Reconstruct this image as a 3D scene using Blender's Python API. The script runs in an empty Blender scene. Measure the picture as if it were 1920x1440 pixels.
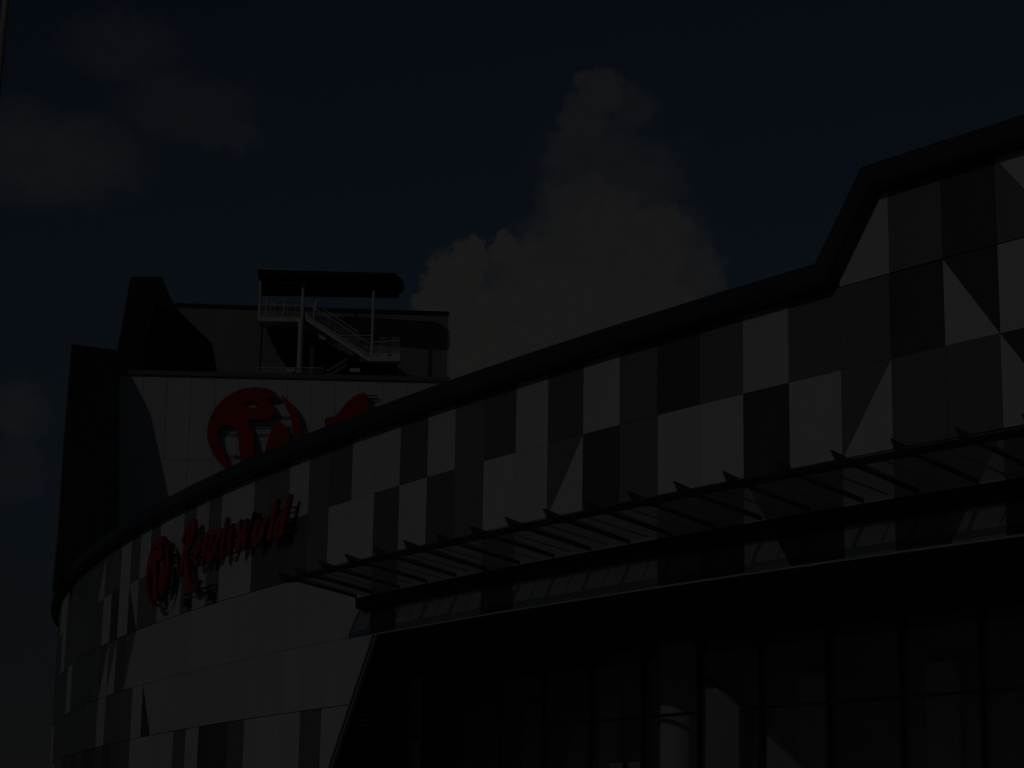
import bpy, bmesh, math, random
from mathutils import Vector, Matrix
from mathutils.geometry import tessellate_polygon
random.seed(7)
SC = bpy.context.scene
COL = SC.collection
R = math.radians

# ------------------------------------------------------------------ camera
FPX, PITCH, ROLL = 4000.0, math.atan(920.0 / 4000.0), R(1.0)
cam = bpy.data.objects.new('camera', bpy.data.cameras.new('camera'))
COL.objects.link(cam); SC.camera = cam
cam.data.sensor_width = 36.0
cam.data.lens = 36.0 * FPX / 1920.0
cam.data.clip_start = 0.5; cam.data.clip_end = 20000
_F = Vector((0, math.cos(PITCH), math.sin(PITCH)))
_U = Vector((0, -math.sin(PITCH), math.cos(PITCH)))
_X = Vector((1, 0, 0))
_R = _X * math.cos(ROLL) + _U * math.sin(ROLL)
_V = -_X * math.sin(ROLL) + _U * math.cos(ROLL)
cam.matrix_world = Matrix(((_R.x, _V.x, -_F.x, 0), (_R.y, _V.y, -_F.y, 0), (_R.z, _V.z, -_F.z, 0), (0, 0, 0, 1)))

# ------------------------------------------------------------------ sun, sky, exposure
SUN_AZ, SUN_EL = 40.0, 26.5            # azimuth left of straight behind the camera
to_sun = Vector((-math.sin(R(SUN_AZ)) * math.cos(R(SUN_EL)), -math.cos(R(SUN_AZ)) * math.cos(R(SUN_EL)), math.sin(R(SUN_EL))))
sl = bpy.data.lights.new('sun', 'SUN'); sl.energy = 3.6; sl.angle = R(0.5); sl.color = (1.0, 0.955, 0.90)
so = bpy.data.objects.new('sun', sl); COL.objects.link(so)
so.rotation_euler = to_sun.to_track_quat('Z', 'Y').to_euler()
SC.view_settings.view_transform = 'Standard'
SC.view_settings.look = 'None'
SC.view_settings.gamma = 1.0
SC.view_settings.exposure = EXPO = -6.72    # the photograph is very underexposed

w = bpy.data.worlds.new("World"); SC.world = w; w.use_nodes = True
nt = w.node_tree; nt.nodes.clear()
def N(t, **k):
    n = nt.nodes.new(t)
    for a, b in k.items(): setattr(n, a, b)
    return n
def LK(a, b): nt.links.new(a, b)
def M2(op, a, b=None):
    n = N('ShaderNodeMath', operation=op)
    for i, v in enumerate((a, b)):
        if v is None: continue
        if isinstance(v, (int, float)): n.inputs[i].default_value = v
        else: LK(v, n.inputs[i])
    return n.outputs[0]
sky = N('ShaderNodeTexSky', sky_type='NISHITA'); sky.sun_disc = False
sky.sun_elevation = R(SUN_EL); sky.sun_rotation = R(180 + SUN_AZ)
sky.altitude = 0; sky.air_density = 1.0; sky.dust_density = 0.25; sky.ozone_density = 1.6
tc = N('ShaderNodeTexCoord')
sep = N('ShaderNodeSeparateXYZ'); LK(tc.outputs['Generated'], sep.inputs[0])
DEG = 180 / math.pi
az = M2('MULTIPLY', M2('ARCTAN2', sep.outputs[0], sep.outputs[1]), DEG)
el = M2('MULTIPLY', M2('ARCSINE', sep.outputs[2]), DEG)
ae = N('ShaderNodeCombineXYZ'); LK(az, ae.inputs[0]); LK(el, ae.inputs[1])
def noise(scale, detail, rough, off=0.0):
    mp = N('ShaderNodeVectorMath', operation='ADD'); LK(ae.outputs[0], mp.inputs[0]); mp.inputs[1].default_value = (off, off * 1.7, off)
    n = N('ShaderNodeTexNoise'); LK(mp.outputs[0], n.inputs['Vector'])
    n.inputs['Scale'].default_value = scale; n.inputs['Detail'].default_value = detail; n.inputs['Roughness'].default_value = rough
    return n
n1 = noise(1.5, 8, 0.62)
dv = N('ShaderNodeVectorMath', operation='SUBTRACT'); LK(n1.outputs['Color'], dv.inputs[0]); dv.inputs[1].default_value = (.5, .5, .5)
ds = N('ShaderNodeVectorMath', operation='SCALE'); LK(dv.outputs[0], ds.inputs[0]); ds.inputs['Scale'].default_value = 1.45
wv = N('ShaderNodeVectorMath', operation='ADD'); LK(ae.outputs[0], wv.inputs[0]); LK(ds.outputs[0], wv.inputs[1])
wz = N('ShaderNodeVectorMath', operation='MULTIPLY'); LK(wv.outputs[0], wz.inputs[0]); wz.inputs[1].default_value = (1, 1, 0)
# azimuth, elevation, half width, half height (degrees), thickness of each cloud lump
CLOUDS = [(2.36, 20.81, 0.64, 0.54, 0.6),
          (3.34, 20.31, 0.54, 0.6, 0.38),
          (1.91, 19.89, 0.72, 0.86, 0.55),
          (1.24, 19.18, 0.43, 0.57, 0.5),
          (2.22, 18.83, 1.36, 1.29, 0.45),
          (3.5, 18.19, 1.15, 1.15, 0.45),
          (2.01, 17.76, 1.36, 0.93, 0.72),
          (2.77, 16.56, 2.36, 1.58, 0.93),
          (4.37, 17.2, 0.46, 0.6, 0.8),
          (5.26, 15.77, 0.54, 0.86, 0.75),
          (0.69, 15.68, 1.5, 1.36, 0.93),
          (-0.29, 16.52, 0.46, 0.54, 1),
          (-1.25, 16.13, 0.57, 0.69, 1),
          (-1.89, 15.2, 0.79, 1.22, 1),
          (2.05, 13.98, 4.58, 2.15, 1),
          (4.85, 19.5, 0.43, 0.21, 0.12),
          (-11.15, 21.38, 1.5, 0.79, 0.25),
          (-9.29, 19.96, 1.72, 0.86, 0.28),
          (-12.98, 18.35, 2.29, 1.07, 0.48),
          (-13.89, 19.1, 1.15, 0.72, 0.3),
          (-8.07, 19.34, 1.0, 0.43, 0.25),
          (-13.28, 11.67, 0.72, 0.72, 0.4),
          (-13.25, 10.16, 0.72, 0.72, 0.25),]
cur = None
for a0, e0, ra, re, wt in CLOUDS:
    n = N('ShaderNodeVectorMath', operation='MULTIPLY_ADD'); LK(wz.outputs[0], n.inputs[0])
    n.inputs[1].default_value = (1 / ra, 1 / re, 0); n.inputs[2].default_value = (-a0 / ra, -e0 / re, 0)
    l = N('ShaderNodeVectorMath', operation='LENGTH'); LK(n.outputs[0], l.inputs[0])
    m = N('ShaderNodeMapRange', interpolation_type='SMOOTHSTEP'); LK(l.outputs['Value'], m.inputs['Value'])
    soft = .16 if wt > .96 else .34 if wt > .5 else .6
    m.inputs['From Min'].default_value = 1 + soft; m.inputs['From Max'].default_value = 1 - soft
    m.inputs['To Min'].default_value = 0; m.inputs['To Max'].default_value = wt
    cur = m.outputs[0] if cur is None else M2('MAXIMUM', cur, m.outputs[0])
n2 = noise(1.7, 5, 0.55, 13.0)
fl = N('ShaderNodeMapRange'); LK(n2.outputs['Fac'], fl.inputs['Value'])
fl.inputs['From Min'].default_value = .3; fl.inputs['From Max'].default_value = .7; fl.inputs['To Min'].default_value = .84; fl.inputs['To Max'].default_value = 1.08
dens = M2('MINIMUM', M2('MULTIPLY', cur, fl.outputs[0]), 1.0)
cr = N('ShaderNodeMix', data_type='RGBA'); LK(n2.outputs['Fac'], cr.inputs['Factor'])
cr.inputs['A'].default_value = (0.84, 0.83, 0.81, 1); cr.inputs['B'].default_value = (0.98, 0.95, 0.90, 1)
SKY_TINT = N('ShaderNodeVectorMath', operation='MULTIPLY'); LK(sky.outputs[0], SKY_TINT.inputs[0])
hz = N('ShaderNodeMapRange', interpolation_type='SMOOTHSTEP'); LK(el, hz.inputs['Value'])      # clear, deep lower sky
hz.inputs['From Min'].default_value = 1; hz.inputs['From Max'].default_value = 17; hz.inputs['To Min'].default_value = .52; hz.inputs['To Max'].default_value = 1
hs = N('ShaderNodeVectorMath', operation='SCALE'); hs.inputs[0].default_value = (1.0, .97, 1.03); LK(hz.outputs[0], hs.inputs['Scale']); LK(hs.outputs[0], SKY_TINT.inputs[1])
cs = N('ShaderNodeVectorMath', operation='SCALE'); LK(cr.outputs['Result'], cs.inputs[0]); cs.inputs['Scale'].default_value = 7.6
mx = N('ShaderNodeMix', data_type='RGBA'); LK(dens, mx.inputs['Factor']); LK(SKY_TINT.outputs[0], mx.inputs['A']); LK(cs.outputs[0], mx.inputs['B'])
bg = N('ShaderNodeBackground'); LK(mx.outputs['Result'], bg.inputs[0]); bg.inputs[1].default_value = 0.15
wo = N('ShaderNodeOutputWorld'); LK(bg.outputs[0], wo.inputs[0])

# ------------------------------------------------------------------ helpers
def ray(px, py):
    return _F * FPX + _R * (px - 960) - _V * (py - 720)
def at(px, py, Y):
    r = ray(px, py); return r * (Y / r.y)
def at_z(px, py, z):
    r = ray(px, py); return r * (z / r.z)
def on_plane(px, py, p0, n):
    r = ray(px, py); return r * (p0.dot(n) / r.dot(n))

def mat(name, col, rough=.6, spec=.35, metal=0.0, var=0.06, scale=.6, bump=0.0, streak=False, tone=False):
    m = bpy.data.materials.new(name); m.use_nodes = True
    t = m.node_tree; b = t.nodes['Principled BSDF']
    b.inputs['Roughness'].default_value = rough
    b.inputs['Specular IOR Level'].default_value = spec
    b.inputs['Metallic'].default_value = metal
    tcn = t.nodes.new('ShaderNodeTexCoord')
    mp = t.nodes.new('ShaderNodeMapping'); t.links.new(tcn.outputs['Object'], mp.inputs[0])
    mp.inputs['Scale'].default_value = (1, 1, .18) if streak else (1, 1, 1)
    n = t.nodes.new('ShaderNodeTexNoise'); t.links.new(mp.outputs[0], n.inputs['Vector'])
    n.inputs['Scale'].default_value = scale; n.inputs['Detail'].default_value = 5; n.inputs['Roughness'].default_value = .6
    mr = t.nodes.new('ShaderNodeMapRange'); t.links.new(n.outputs['Fac'], mr.inputs['Value'])
    mr.inputs['From Min'].default_value = .3; mr.inputs['From Max'].default_value = .7
    mr.inputs['To Min'].default_value = 1 - var; mr.inputs['To Max'].default_value = 1 + var
    vm = t.nodes.new('ShaderNodeVectorMath'); vm.operation = 'SCALE'
    vm.inputs[0].default_value = col[:3]
    if tone:
        at_ = t.nodes.new('ShaderNodeAttribute'); at_.attribute_name = 'tone'
        mm = t.nodes.new('ShaderNodeMath'); mm.operation = 'MULTIPLY'
        t.links.new(at_.outputs['Fac'], mm.inputs[0]); t.links.new(mr.outputs[0], mm.inputs[1]); t.links.new(mm.outputs[0], vm.inputs['Scale'])
    else: t.links.new(mr.outputs[0], vm.inputs['Scale'])
    t.links.new(vm.outputs[0], b.inputs['Base Color'])
    if bump:
        bp = t.nodes.new('ShaderNodeBump'); bp.inputs['Strength'].default_value = bump; bp.inputs['Distance'].default_value = .02
        t.links.new(n.outputs['Fac'], bp.inputs['Height']); t.links.new(bp.outputs[0], b.inputs['Normal'])
    return m

WHITE = mat('white_panel', (.80, .79, .77), .42, .4, var=.035, scale=.45, streak=True)
WHITEC = mat('white_cladding_panel', (.80, .79, .77), .42, .4, var=.045, scale=.45, streak=True, tone=True)
PALE = mat('pale_panel', (.74, .735, .72), .45, .4, var=.05, scale=.5, streak=True, tone=True)
MID = mat('mid_grey_panel', (.285, .285, .285), .42, .4, var=.06, scale=.5, streak=True, tone=True)
SLATE = mat('slate_grey_panel', (.215, .215, .215), .42, .4, var=.06, scale=.5, streak=True, tone=True)
DARK = mat('dark_grey_panel', (.135, .135, .135), .42, .4, var=.08, scale=.5, streak=True, tone=True)
TEAL = mat('grey_green_panel', (.245, .27, .26), .42, .4, var=.08, scale=.5, streak=True, tone=True)
BACK = mat('joint_black', (.05, .05, .05), .8)
CAPM = mat('dark_bronze_metal', (.085, .090, .089), .4, .5, metal=.1, var=.15, scale=.3)
STEEL = mat('dark_steel', (.035, .036, .037), .45, .5, var=.15)
BRIGHT = mat('bright_metal', (.72, .72, .71), .3, .6, metal=.5, var=.05)
WSTEEL = mat('white_painted_steel', (.78, .78, .76), .45, .4, var=.06, scale=2)
RED = mat('red_sign_face', (.56, .035, .03), .38, .5, var=.08, scale=1.2)
REDD = mat('dark_red_return', (.20, .016, .018), .5, .4, var=.1, scale=1.2)
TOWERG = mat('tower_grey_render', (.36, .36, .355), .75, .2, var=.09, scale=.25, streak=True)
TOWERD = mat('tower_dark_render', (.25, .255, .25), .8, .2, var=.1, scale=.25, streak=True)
SHADOWB = mat('shadow_black', (.02, .02, .02), .7, .2, var=.2)  # painted shadow: patch on the upper wall and slab under the stairs
INTER = mat('interior_grey', (.5, .5, .5), .8, .2, var=.3, scale=.4)
COLM = mat('column_white', (.70, .69, .67), .6, .3, var=.05)
MIDP = mat('pier_render', (.35, .35, .34), .6, .3, var=.08)
RIBM = mat('rib_steel', (.17, .172, .172), .5, .5, var=.1)
SOFF = mat('soffit_black', (.022, .022, .022), .6, .3, var=.2)

def glass(name, tint, gloss, rough, milk=0):
    m = bpy.data.materials.new(name); m.use_nodes = True
    t = m.node_tree; t.nodes.clear()
    o = t.nodes.new('ShaderNodeOutputMaterial')
    tr = t.nodes.new('ShaderNodeBsdfTransparent')
    tx = t.nodes.new('ShaderNodeTexNoise'); tx.inputs['Scale'].default_value = .35
    tcn = t.nodes.new('ShaderNodeTexCoord'); t.links.new(tcn.outputs['Object'], tx.inputs['Vector'])
    mr = t.nodes.new('ShaderNodeMapRange'); t.links.new(tx.outputs['Fac'], mr.inputs['Value'])
    mr.inputs['To Min'].default_value = .85; mr.inputs['To Max'].default_value = 1.15
    vm = t.nodes.new('ShaderNodeVectorMath'); vm.operation = 'SCALE'; vm.inputs[0].default_value = tint
    t.links.new(mr.outputs[0], vm.inputs['Scale']); t.links.new(vm.outputs[0], tr.inputs[0])
    gl = t.nodes.new('ShaderNodeBsdfGlossy'); gl.inputs['Roughness'].default_value = rough; gl.inputs['Color'].default_value = (gloss,) * 3 + (1,)
    fr = t.nodes.new('ShaderNodeLayerWeight'); fr.inputs['Blend'].default_value = .5
    pw_ = t.nodes.new('ShaderNodeMath'); pw_.operation = 'POWER'; t.links.new(fr.outputs['Facing'], pw_.inputs[0]); pw_.inputs[1].default_value = 5
    fm = t.nodes.new('ShaderNodeMath'); fm.operation = 'MULTIPLY_ADD'; t.links.new(pw_.outputs[0], fm.inputs[0]); fm.inputs[1].default_value = .92; fm.inputs[2].default_value = .08
    mx_ = t.nodes.new('ShaderNodeMixShader'); t.links.new(fm.outputs[0], mx_.inputs[0]); t.links.new(tr.outputs[0], mx_.inputs[1]); t.links.new(gl.outputs[0], mx_.inputs[2])
    if milk:
        tl = t.nodes.new('ShaderNodeBsdfTranslucent'); tl.inputs['Color'].default_value = (.38, .38, .37, 1)
        m2 = t.nodes.new('ShaderNodeMixShader'); m2.inputs[0].default_value = milk
        t.links.new(mx_.outputs[0], m2.inputs[1]); t.links.new(tl.outputs[0], m2.inputs[2]); t.links.new(m2.outputs[0], o.inputs[0])
    else: t.links.new(mx_.outputs[0], o.inputs[0])
    return m
GLASS = glass('tinted_glass', (.86, .88, .87), .9, .03)
CGLASS = glass('canopy_glass', (.88, .89, .88), .6, .12, .56)

def obj(name, bm, mats, parent=None, smooth=False):
    me = bpy.data.meshes.new(name); bmesh.ops.recalc_face_normals(bm, faces=bm.faces)
    bm.to_mesh(me); bm.free()
    for m in (mats if isinstance(mats, (list, tuple)) else [mats]): me.materials.append(m)
    if smooth:
        for p in me.polygons: p.use_smooth = True
    o = bpy.data.objects.new(name, me); COL.objects.link(o)
    if parent is not None:
        o.parent = parent
        M = Matrix.Identity(4); q = parent
        while q is not None:
            M = Matrix.Translation(q.location) @ M; q = q.parent
        me.transform(M.inverted())
    return o
def thing(name, label, cat, loc, group=None):
    o = bpy.data.objects.new(name, None); COL.objects.link(o); o.location = loc
    o['label'] = label; o['category'] = cat
    if group: o['group'] = group
    return o

def hull(bm, a, b, mi=0):
    """prism between two equal polygons a and b"""
    va = [bm.verts.new(p) for p in a]; vb = [bm.verts.new(p) for p in b]; n = len(a)
    fs = [bm.faces.new(va), bm.faces.new(vb[::-1])]
    for i in range(n):
        fs.append(bm.faces.new((va[i], vb[i], vb[(i + 1) % n], va[(i + 1) % n])))
    for f in fs: f.material_index = mi
def beam(bm, a, b, wd, ht, mi=0, up=Vector((0, 0, 1))):
    a = Vector(a); b = Vector(b); d = (b - a).normalized()
    s = d.cross(up)
    if s.length < 1e-4: s = Vector((1, 0, 0))
    s.normalize(); u = s.cross(d).normalized()
    q = [(-wd / 2, -ht / 2), (wd / 2, -ht / 2), (wd / 2, ht / 2), (-wd / 2, ht / 2)]
    hull(bm, [a + s * x + u * y for x, y in q], [b + s * x + u * y for x, y in q], mi)
def tube(bm, a, b, r, n=10, mi=0, r2=None):
    a = Vector(a); b = Vector(b); d = (b - a).normalized(); r2 = r if r2 is None else r2
    s = d.orthogonal().normalized(); u = d.cross(s)
    c = [(math.cos(2 * math.pi * i / n), math.sin(2 * math.pi * i / n)) for i in range(n)]
    hull(bm, [a + (s * x + u * y) * r for x, y in c], [b + (s * x + u * y) * r2 for x, y in c], mi)

# ------------------------------------------------------------------ plan curve of the facade
KP = [0.0652, -0.3398, 4.5779, -23.2091, -7.9052]
def _x(Y):
    t = (Y - 100) / 40; v = 0
    for k in KP: v = v * t + k
    return v
TAB = []
def _tab():
    Y = 34.0; pts = []
    while Y <= 172: pts.append((_x(Y), Y)); Y += .25
    hx, hy = pts[-1][0] - pts[-2][0], pts[-1][1] - pts[-2][1]
    h = math.atan2(hy, hx); k = .006
    for i in range(260):
        k = min(.03, k + .00016); h -= -k * .25 * 1.0 if False else -0.0
        h += -k * .25
        x, y = pts[-1]; pts.append((x + math.cos(h) * .25, y + math.sin(h) * .25))
    s = 0; out = [(0, pts[0])]
    for a, b in zip(pts, pts[1:]):
        s += math.dist(a, b); out.append((s, b))
    i0 = min(range(len(pts)), key=lambda i: abs(pts[i][1] - 70) + (1e3 if i > 400 else 0))
    s0 = out[i0][0]
    return [(q[0] - s0, q[1][0], q[1][1]) for q in out]
TAB = _tab()
SMIN, SMAX = TAB[0][0] + .5, TAB[-1][0] - .5
import bisect
_SS = [t[0] for t in TAB]
def P(s, off=0.0, z=0.0):
    i = min(max(bisect.bisect(_SS, s) - 1, 1), len(TAB) - 3)
    a, b = TAB[i], TAB[i + 1]; t = (s - a[0]) / (b[0] - a[0])
    def tg(j):
        u = Vector((TAB[j + 1][1] - TAB[j - 1][1], TAB[j + 1][2] - TAB[j - 1][2])); return u.normalized()
    T = (tg(i) * (1 - t) + tg(i + 1) * t).normalized()
    return Vector((a[1] + (b[1] - a[1]) * t - T.y * off, a[2] + (b[2] - a[2]) * t + T.x * off, z))
def frange(a, b, st):
    n = max(1, round((b - a) / st)); return [a + (b - a) * i / n for i in range(n + 1)]
def sweep(bm, svals, prof, mi=0, closed=True, zf=None):
    """prof: list of (off, z); swept along the wall curve"""
    rows = []
    for s in svals:
        pr = prof(s) if callable(prof) else prof
        rows.append([bm.verts.new(P(s, o, z)) for o, z in pr])
    n = len(rows[0])
    for r0, r1 in zip(rows, rows[1:]):
        for i in range(n if closed else n - 1):
            f = bm.faces.new((r0[i], r0[(i + 1) % n], r1[(i + 1) % n], r1[i])); f.material_index = mi
    if closed:
        bm.faces.new(rows[0]).material_index = mi; bm.faces.new(rows[-1][::-1]).material_index = mi

GZ = -1.6
ZT, Z0, Z1, Z2, Z3, Z4 = 22.95, 20.0, 17.05, 13.95, 10.55, 7.47
SL0, SL1 = 1.72, -.53                       # the roof line rises between these
def s_edge(z): return 32.3 + (Z3 - z) * .708
def z_edge(s): return Z3 - (s - 32.3) / .708
def z_top(s):
    if s >= SL0: return Z0
    if s <= SL1: return ZT
    return Z0 + (SL0 - s) / (SL0 - SL1) * (ZT - Z0)

# ------------------------------------------------------------------ ground
bm = bmesh.new()
ring = [(2500 * math.cos(2 * math.pi * i / 64), 2500 * math.sin(2 * math.pi * i / 64), GZ - .01) for i in range(64)]
bm.faces.new([bm.verts.new(p) for p in ring])
g = obj('ground', bm, mat('paving', (.17, .165, .155), .85, .2, var=.2, scale=.15)); g['kind'] = 'structure'

# ------------------------------------------------------------------ curved building
bld = thing('curved_building', 'long curved building in white and grey patchwork panels with a dark rolled roof edge', 'building', P(30, 0, GZ))

# backing wall
bm = bmesh.new()
sv = sorted(set(frange(SMIN, 32.3, 1.2) + frange(32.3, 40.9, .6) + frange(40.9, SMAX, 1.2) + [SL0, SL1]))
def wprof(s):
    zl = Z3 if s <= 32.3 else max(GZ, z_edge(s)); zt = z_top(s)
    return [(0, zl), (0, zt + .3), (-.4, zt + .3), (-.4, zl)]
sweep(bm, sv, wprof)
obj('wall', bm, BACK, bld)

# patchwork cladding ---------------------------------------------------------
CB = [-39.1, -36.7, -34.3, -31.9, -29.5, -27.1, -24.7, -22.3, -19.9, -17.5, -15.1, -12.7, -10.2, -7.8, -5.37, -3.13, -.8, 1.5, 4.03, 6.39, 8.77, 11.19,
      13.53, 15.9, 18.33, 20.67, 23.11, 25.47, 27.85, 30.37, 32.81, 35.18, 37.63, 40.04, 42.47, 44.91, 47.2, 49.63, 52.14, 54.26, 56.51,
      58.81, 61.15, 63.67, 65.85, 68.32, 70.85, 73.6, 76.05, 78.73, 81.06, 83.62, 86.21, 88.86, 91.55, 94.67, 97.95, 101.5, 104.89, 109.26]
while CB[-1] < SMAX - 3: CB.append(CB[-1] + 2.5)
IX = {round(s, 2): i for i, s in enumerate(CB)}
# one entry per column from the right end of the picture leftwards; key = right edge of the column.
# letters: W white, M mid, N slate, D dark, T grey-green; two letters + slash: '\\' from upper left down to lower right,
# '/' from lower left up to upper right: first letter = left part, second = right part.
PAT = {}
def pat(s, **k): PAT[IX[s]] = k
pat(-7.8, T='M/W', R0='W', R1='D', R2='N')
pat(-5.37 - 0, T='W', R0='W', R1='W', R2='D') if False else None
pat(-10.2, T='D', R0='M', R1='M\\W', R2='W')
pat(-5.37, T='M\\W', R0='W', R1='W\\D', R2='D')
pat(-3.13, T='D', R0='W\\D', R1='M', R2='M/W')
pat(-.8, T='M', R0='D', R1='M', R2='N')
pat(1.5, T='W', R0='M', R1='M/W', R2='W')
pat(4.03, R0='M', R1='W', R2='D')
pat(6.39, R0='W', R1='D', R2='W\\D')
pat(8.77, R0='M', R1='W', R2='D')
pat(11.19, R0='D', R1='W', R2='N')
pat(13.53, R0='M', R1='M', R2='W')
pat(15.9, R0='W', R1='D', R2='W')
pat(18.33, R0='N', R1='M/W', R2='W')
pat(20.67, R0='W', R1='W', R2='W')
pat(23.11, R0='N', R1='W', R2='N')
pat(25.47, R0='M', R1='M', R2='W')
pat(27.85, R0='W', R1='N', R2='W')
pat(30.37, R0='N', R1='W', R2='W')
pat(32.81 - 2.44, R0='N', R1='W', R2='W') if False else None
pat(32.81, R0='W', R1='W', R2='P')
PAT[IX[30.37]] = dict(R0='W', R1='N', R2='D')
PAT[IX[27.85]] = dict(R0='N', R1='W', R2='W')
PAT[IX[25.47]] = dict(R0='W', R1='N', R2='W')
PAT[IX[23.11]] = dict(R0='M', R1='M', R2='W')
PAT[IX[20.67]] = dict(R0='N', R1='W', R2='N')
PAT[IX[18.33]] = dict(R0='W', R1='W', R2='W')
PAT[IX[15.9]] = dict(R0='N', R1='M/W', R2='W')
PAT[IX[13.53]] = dict(R0='W', R1='D', R2='W')
PAT[IX[11.19]] = dict(R0='M', R1='M', R2='W')
PAT[IX[8.77]] = dict(R0='D', R1='W', R2='N')
PAT[IX[6.39]] = dict(R0='M', R1='W', R2='D')
PAT[IX[4.03]] = dict(R0='W', R1='D', R2='W\\D')
PAT[IX[1.5]] = dict(R0='M', R1='W', R2='D')
PAT[IX[-.8]] = dict(T='W', R0='M', R1='M/W', R2='W')
PAT[IX[-3.13]] = dict(T='M', R0='D', R1='M', R2='N')
PAT[IX[-5.37]] = dict(T='D', R0='W\\D', R1='M', R2='M/W')
PAT[IX[-7.8]] = dict(T='M\\W', R0='W', R1='W\\D', R2='D')
pat(35.18, R0='N', R1='W', R2='P')
pat(37.63, R0='M', R1='M', R2='P', R4='M')
pat(40.04, R0='M', R1='M', R2='P', R4='W')
PAT[IX[32.81]] = dict(R0='W', R1='W', R2='P', R4='W')
PAT[IX[35.18]] = dict(R0='N', R1='W', R2='P', R4='W')
PAT[IX[37.63]] = dict(R0='M', R1='M', R2='P', R4='M')
PAT[IX[40.04]] = dict(R0='W', R1='N', R2='P', R4='W')
PAT[IX[42.47]] = dict(R0='M', R1='N', R2='P', R4='W')
PAT[IX[44.91]] = dict(R0='M', R1='N', R2='P', R4='W')
PAT[IX[47.2]] = dict(R0='W', R1='W', R2='P', R4='M')
PAT[IX[49.63]] = dict(R0='W', R1='W', R2='P', R4='D')
PAT[IX[52.14]] = dict(R0='M', R1='M', R2='P', R4='D')
PAT[IX[54.26]] = dict(R0='W', R1='W', R2='P', R4='W')
PAT[IX[56.51]] = dict(R0='M', R1='M', R2='P', R4='M')
PAT[IX[58.81]] = dict(R0='W', R1='W', R2='P', R4='W')
PAT[IX[61.15]] = dict(R0='W', R1='W', R2='P', R4='W')
PAT[IX[63.67]] = dict(R0='M', R1='M', R2='P', R3='D\\P', R4='W')
PAT[IX[65.85]] = dict(R0='W', R1='M', R2='P', R3='W', R4='W')
PAT[IX[68.32]] = dict(R0='M', R1='D\\W', R2='M/P', R3='M', R4='M')
PAT[IX[70.85]] = dict(R0='W', R1='W', R2='N', R3='M', R4='N')
PAT[IX[73.6]] = dict(R0='M', R1='D', R2='M/W', R3='M', R4='D')
PAT[IX[76.05]] = dict(R0='M', R1='W', R2='N/W', R3='W', R4='N')
PAT[IX[78.73]] = dict(R0='T/W', R1='M', R2='M', R3='M', R4='D')
for q, v in ((81.06, 'MMTMD'), (83.62, 'TMTTN'), (86.21, 'TMMTD'), (88.86, 'MMTTN'), (91.55, 'MMWTN'), (94.67, 'MMTMM'), (97.95, 'WWTTM'), (101.5, 'WMTMW'), (104.89, 'MMTWM')):
    PAT[IX[q]] = dict(R0=v[0], R1=v[1], R2=v[2], R3=v[3], R4=v[4])
MI = dict(W=0, M=1, N=2, D=3, T=4, P=5)
def clip(poly, f):
    out = []
    for i, a in enumerate(poly):
        b = poly[(i + 1) % len(poly)]; fa, fb = f(a), f(b)
        if fa >= 0: out.append(a)
        if (fa >= 0) != (fb >= 0):
            t = fa / (fa - fb); out.append((a[0] + (b[0] - a[0]) * t, a[1] + (b[1] - a[1]) * t))
    return out
bm = bmesh.new()
TONE = bm.faces.layers.float.new('tone')
rnd = random.Random(11)
def panel(poly, ch):
    if len(poly) < 3: return
    ar = abs(sum(poly[i][0] * poly[(i + 1) % len(poly)][1] - poly[(i + 1) % len(poly)][0] * poly[i][1] for i in range(len(poly)))) / 2
    if ar < .02: return
    o = .07 + rnd.uniform(-.004, .004)
    n0 = len(bm.faces)
    hull(bm, [P(s, .015, z) for s, z in poly], [P(s, o + rnd.uniform(-.005, .005), z) for s, z in poly], MI[ch])
    tv = 1 + rnd.uniform(-.05, .04)
    bm.faces.ensure_lookup_table()
    for f in bm.faces[n0:]: f[TONE] = tv
rowsZ = [('T', ZT, Z0), ('R0', Z0, Z1), ('R1', Z1, Z2), ('R2', Z2, Z3), ('R3', Z3, Z4), ('R4', Z4, 4.4), ('R5', 4.4, 1.35), ('R6', 1.35, GZ)]
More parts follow.
